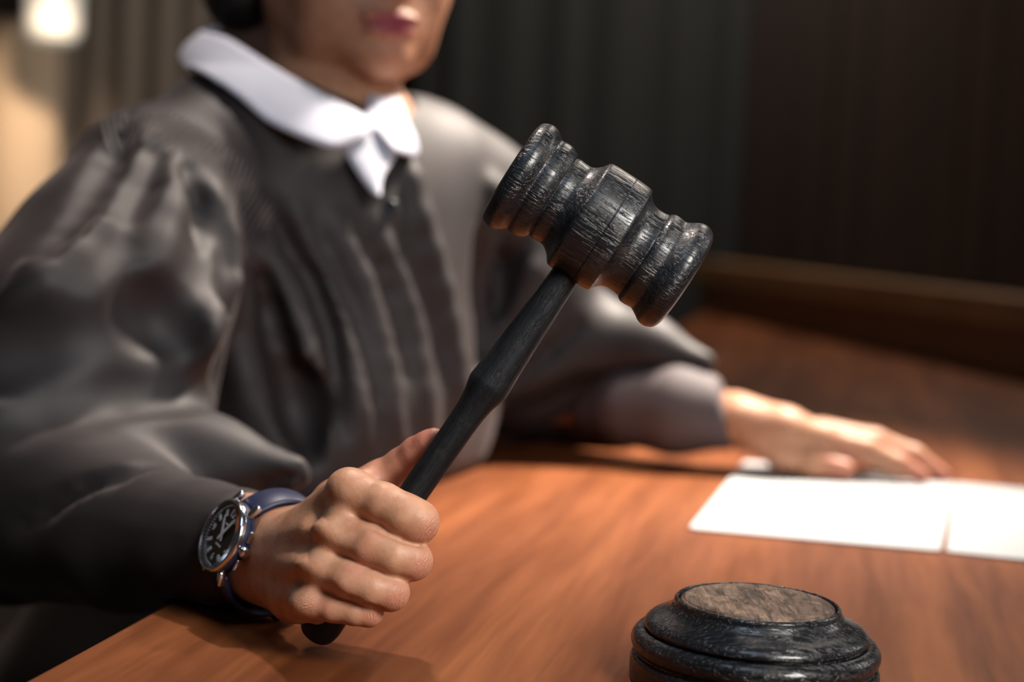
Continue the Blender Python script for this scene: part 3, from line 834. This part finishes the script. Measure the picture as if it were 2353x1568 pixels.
# ------------------------------------------------------------------ robe
def robe():
    v = Vol((-.56, .72, .02), (.24, 1.66, 1.06), .0048)
    Q = lambda x, y, D, r: (P(x, y, D), r)
    # shoulders
    v.chain([Q(370, 445, 1.12, .056), Q(560, 350, 1.19, .056), Q(740, 380, 1.26, .070), Q(960, 430, 1.32, .060), Q(1075, 480, 1.36, .055)], .05)
    # trunk
    v.chain([Q(560, 600, 1.22, .105), Q(620, 1000, 1.22, .105), (P(640, 1250, 1.22) - [.03, 0, .05], .11)], .04)
    v.chain([Q(830, 600, 1.31, .100), Q(860, 900, 1.33, .098), (P(850, 1150, 1.33) - [.03, 0, .02], .10)], .04)
    v.chain([Q(720, 520, 1.24, .10), Q(760, 900, 1.25, .105)], .04)
    lo = np.array([-.26, 1.22, .45]); v.cone(P(700, 1150, 1.3) - [.04, 0, 0], lo, .13, .17, .06)
    v.chain([(np.array([-.30, 1.16, .50]), .13), (np.array([-.30, 1.0, .42]), .10), (np.array([-.30, .95, .10]), .10)], .05)
    v.chain([(np.array([-.26, 1.22, .45]), .17), (np.array([-.27, 1.25, .12]), .17)], .05)
    # right sleeve: wide gathered upper part
    v.chain([Q(350, 465, 1.11, .062), Q(270, 650, 1.06, .074), Q(170, 860, 1.01, .086), Q(60, 1060, .98, .080)], .03)
    v.chain([Q(60, 1120, .985, .072), Q(300, 1225, .895, .044), Q(460, 1252, .842, .0335), Q(548, 1264, .816, .0325)], .010)
    # drape of the wide sleeve over the forearm
    v.chain([Q(20, 1060, 1.00, .072), Q(250, 1035, .985, .052), Q(480, 1065, .965, .026), Q(672, 1088, .95, .012)], .022)
    v.chain([Q(10, 1220, .97, .045), Q(150, 1150, .95, .030), Q(330, 1085, .94, .016)], .012)
    # left sleeve
    v.chain([Q(1075, 490, 1.36, .062), Q(1170, 640, 1.40, .068), Q(1210, 800, 1.42, .068)], .03)
    v.chain([Q(1200, 815, 1.41, .062), Q(1330, 785, 1.41, .046), Q(1480, 800, 1.39, .028), Q(1618, 833, 1.37, .011)], .02)
    v.chain([Q(1180, 900, 1.42, .032), Q(1400, 850, 1.41, .012), Q(1610, 848, 1.39, .008)], .015)
    # hanging inner side of the sleeve resting on the table
    v.chain([Q(1130, 930, 1.47, .030), Q(1300, 950, 1.49, .030), Q(1420, 965, 1.48, .024)], .02)

    def line(pts, r, off, op, k):
        out = []
        n = len(pts)
        for i in range(n - 1):
            for t in ((0, .5) if i < n - 2 else (0, .5, 1)):
                x = pts[i][0] + (pts[i + 1][0] - pts[i][0]) * t; y = pts[i][1] + (pts[i + 1][1] - pts[i][1]) * t
                D = v.hit(x, y)
                if D is None: continue
                if out and abs(D - lastD) > .035: break
                lastD = D
                u = (i + t) / (n - 1); rr = r * (0.45 + 0.55 * math.sin(math.pi * (0.08 + 0.84 * u)))
                out.append((P(x, y, D + off * rr / r), rr))
        if len(out) > 1: v.chain(out, k, op)
    R = lambda pts, r=.012, off=.004, k=.014: line(pts, r, off, 'u', k)
    G = lambda pts, r=.010, off=.0, k=.010: line(pts, r, off, 'c', k)
    # ridges first
    R([(455, 385), (500, 520), (508, 640), (480, 740), (436, 812)], .012, .004); R([(330, 330), (250, 470), (150, 600), (40, 700)], .015, .006)
    R([(400, 380), (370, 500), (340, 640)], .014, .006)
    R([(-20, 925), (110, 880), (250, 850), (436, 818)], .015, .004)
    R([(600, 560), (650, 680), (690, 820), (730, 980)], .011, .005, .010)
    R([(560, 520), (570, 640), (545, 800), (560, 930)], .012, .005, .010)
    R([(680, 490), (745, 620), (790, 740), (825, 880), (845, 1000)], .008, .006, .010); R([(770, 510), (830, 640), (870, 760), (905, 900), (915, 1000)], .008, .0065, .010)
    R([(855, 510), (920, 640), (950, 760), (975, 900), (985, 1000)], .008, .007, .010); R([(925, 330), (960, 500), (1005, 660), (1040, 820), (1055, 940)], .013, .002, .008)
    R([(1255, 560), (1190, 700), (1085, 860)], .012, .003); R([(1130, 430), (1175, 520)], .012, .004)
    # hollows: overhang of the puffed sleeve, then the long folds
    G([(-40, 815), (110, 795), (260, 775), (380, 775), (425, 790)], .026, -.012, .022)
    G([(330, 690), (380, 730), (425, 785)], .020, -.010, .018)
    G([(-40, 985), (120, 930), (300, 893), (440, 880), (540, 905)], .014, -.003, .014)
    G([(285, 305), (240, 370), (180, 460), (100, 560)], .014, -.003); G([(355, 345), (325, 410), (290, 480)], .010, -.002)
    G([(430, 380), (452, 460), (462, 560)], .009, .002, .006); G([(512, 495), (538, 600), (538, 740), (505, 870), (492, 1010)], .010, .003, .010)
    G([(560, 470), (590, 560), (598, 640)], .007, .001, .006)
    G([(629, 496), (664, 567), (718, 648), (758, 759), (775, 871), (785, 1005)], .006, .0, .006)
    G([(718, 514), (771, 612), (812, 701), (840, 804), (866, 916), (882, 1027)], .005, -.001, .006)
    G([(816, 527), (874, 612), (908, 737), (932, 849), (942, 990)], .0045, -.001, .006)
    G([(896, 514), (955, 630), (990, 737), (1015, 880)], .004, -.0015, .005)
    G([(600, 640), (640, 790), (680, 930), (715, 1050)], .012, .003, .007)
    G([(665, 850), (690, 930), (700, 1000)], .016, -.004, .012)
    G([(1105, 545), (1100, 660), (1115, 790), (1110, 850)], .017, .003, .010); G([(1335, 745), (1265, 805), (1170, 885)], .006, .002, .005)
    G([(1200, 540), (1160, 620), (1140, 720)], .009, .0, .008); G([(1160, 560), (1130, 640)], .009, 0, .008)
    G([(345, 1072), (200, 1118), (40, 1215)], .006, .002, .005); G([(700, 1085), (600, 1118), (420, 1108), (335, 1075)], .005, .002, .004)
    # keep the cloth out of the table top and the table's space
    g = [v.ax[0][:, None, None], v.ax[1][None, :, None], v.ax[2][None, None, :]]
    inn = (g[0] - EA[0]) * en[0] + (g[1] - EA[1]) * en[1]
    e = np.maximum(-inn - .004, g[2] - (TABLE_Z + .001)) + 0 * g[2]
    v.comb((slice(None),) * 3, e.astype(np.float32), .004, 'c')
    # neck opening
    v.ell(P(745, 200, 1.245), (.066, .066, .075), .01, 'c')
    # open end of the left sleeve
    v.chain([Q(1640, 905, 1.36, .016), Q(1480, 890, 1.37, .018), Q(1340, 928, 1.365, .024), Q(1200, 985, 1.36, .024)], .006, 'c')
    V, F = v.mesh(2)
    # gathers: fine flutes in the cloth below the yoke seam, as a bump coordinate along the seam
    arc = [(235, 300), (290, 275), (350, 285), (430, 325), (500, 385), (560, 455), (620, 520)]
    pts = [P(x, y, v.hit(x, y) or 1.1) for x, y in arc]
    best = np.full(len(V), 9.0); fs = np.zeros(len(V)); run = 0.0
    for a, b in zip(pts, pts[1:]):
        ab = b - a; L = np.linalg.norm(ab); t = np.clip((V - a) @ ab / L ** 2, 0, 1); d_ = np.linalg.norm(V - a - t[:, None] * ab, axis=1)
        m_ = d_ < best; best[m_] = d_[m_]; fs[m_] = run + t[m_] * L; run += L
    mask = np.clip(1.6 - best / .017, 0, 1)
    o = obj('robe', V, F, MAT['robe'], person, attrs=dict(flute=mask, seam=fs)); tag(o, 'black gathered robe with wide sleeves')
    D = v.hit(893, 478) or 1.2
    b = P(893, 478, D - .001); m = frame(b, rt, up, -fw)
    bt = obj('button', *lathe(smooth_prof([(0, -.003), (.0065, -.003), (.0075, 0), (.006, .002), (.003, .0012), (0, .001)], 3), 24), MAT['button'], o, m)
    # inner sleeve and cuff on the left wrist
    c = Vol((.03, 1.26, .745), (.27, 1.50, .90), .0028)
    c.chain([Q(1380, 935, 1.41, .026), Q(1450, 932, 1.39, .034), Q(1550, 940, 1.375, .0385), Q(1720, 960, 1.36, .027)], .012)
    c.cone(P(1540, 990, 1.36), P(1620, 985, 1.36), .014, .010, .012)
    n_ = unit(P(1720, 965, 1.36) - P(1560, 940, 1.375)) + C3(0, .35, 0)
    c.half(P(1672, 955, 1.362), n_, .004)
    c.half((0, 0, TABLE_Z + .001), (0, 0, -1), 0)
    V, F = c.mesh(1); k_ = obj('sleeve_cuff', V, F, MAT['cuff'], person); tag(k_, 'grey inner sleeve cuff on the resting arm')
    return v
ROBE = robe()

# ------------------------------------------------------------------ white shirt collar
def collar():
    def clear(p):
        q = np.array(p)
        for _ in range(40):
            if ROBE.at(q) > .0045: break
            q = q - fw * .0015 + np.array([0, 0, .0006])
        return q
    def band(top, bot, n=60, m=8, bulge=.004):
        def interp(pts, t):
            p = [P(*q) for q in pts]; L = [0]
            for a, b in zip(p, p[1:]): L.append(L[-1] + np.linalg.norm(b - a))
            s = t * L[-1]
            for i in range(len(p) - 1):
                if s <= L[i + 1] + 1e-9:
                    u = (s - L[i]) / (L[i + 1] - L[i]); a = p[max(i - 1, 0)]; b, c = p[i], p[i + 1]; d = p[min(i + 2, len(p) - 1)]
                    return 0.5 * ((2 * b) + (c - a) * u + (2 * a - 5 * b + 4 * c - d) * u * u + (3 * b - a - 3 * c + d) * u ** 3)
            return p[-1]
        V, F = [], []
        ctr = P(745, 250, 1.245)
        for i in range(n + 1):
            a, b = interp(top, i / n), interp(bot, i / n)
            for j in range(m + 1):
                t = j / m; p = a + (b - a) * t; o = (p - ctr) * [1, 1, 0]; o = o / max(np.linalg.norm(o), 1e-6)
                V.append(p + o * bulge * math.sin(math.pi * t))
        for i in range(n):
            for j in range(m): F.append((i * (m + 1) + j, (i + 1) * (m + 1) + j, (i + 1) * (m + 1) + j + 1, i * (m + 1) + j + 1))
        V = [clear(p) for p in V]
        return V, F
    # long flap: from the back of the neck round the near side to its point
    top = [(872, 150, 1.285), (720, 60, 1.305), (560, 60, 1.285), (470, 75, 1.245), (530, 95, 1.185), (640, 165, 1.150), (740, 220, 1.142), (830, 268, 1.148), (862, 300, 1.152)]
    bot = [(925, 230, 1.32), (720, 150, 1.345), (510, 135, 1.315), (418, 130, 1.25), (450, 185, 1.165), (560, 250, 1.128), (650, 300, 1.112), (755, 340, 1.108), (800, 325, 1.125)]
    V, F = band(top, bot)
    col = obj('shirt_collar', V, F, MAT['shirt'], person); col.modifiers.new('t', 'SOLIDIFY').thickness = .0025; tag(col, 'white shirt collar')
    top = [(872, 190, 1.29), (862, 207, 1.23), (850, 234, 1.19), (838, 262, 1.162)]
    bot = [(886, 198, 1.30), (908, 235, 1.255), (938, 285, 1.215), (962, 352, 1.18), (905, 344, 1.150)]
    V, F = band(top, bot, 30, 6, .002)
    k = obj('collar_flap', V, F, MAT['shirt'], col); k.modifiers.new('t', 'SOLIDIFY').thickness = .0025
    # shirt front below the collar points
    V, F = band([(770, 300, 1.140), (800, 360, 1.134), (842, 428, 1.128), (862, 450, 1.124)], [(905, 300, 1.172), (915, 345, 1.166), (882, 405, 1.140), (876, 448, 1.128)], 20, 6, .004)
    k = obj('shirt_front', V, F, MAT['shirt'], person); k.modifiers.new('t', 'SOLIDIFY').thickness = .002; tag(k, 'narrow point of white shirt front')
collar()
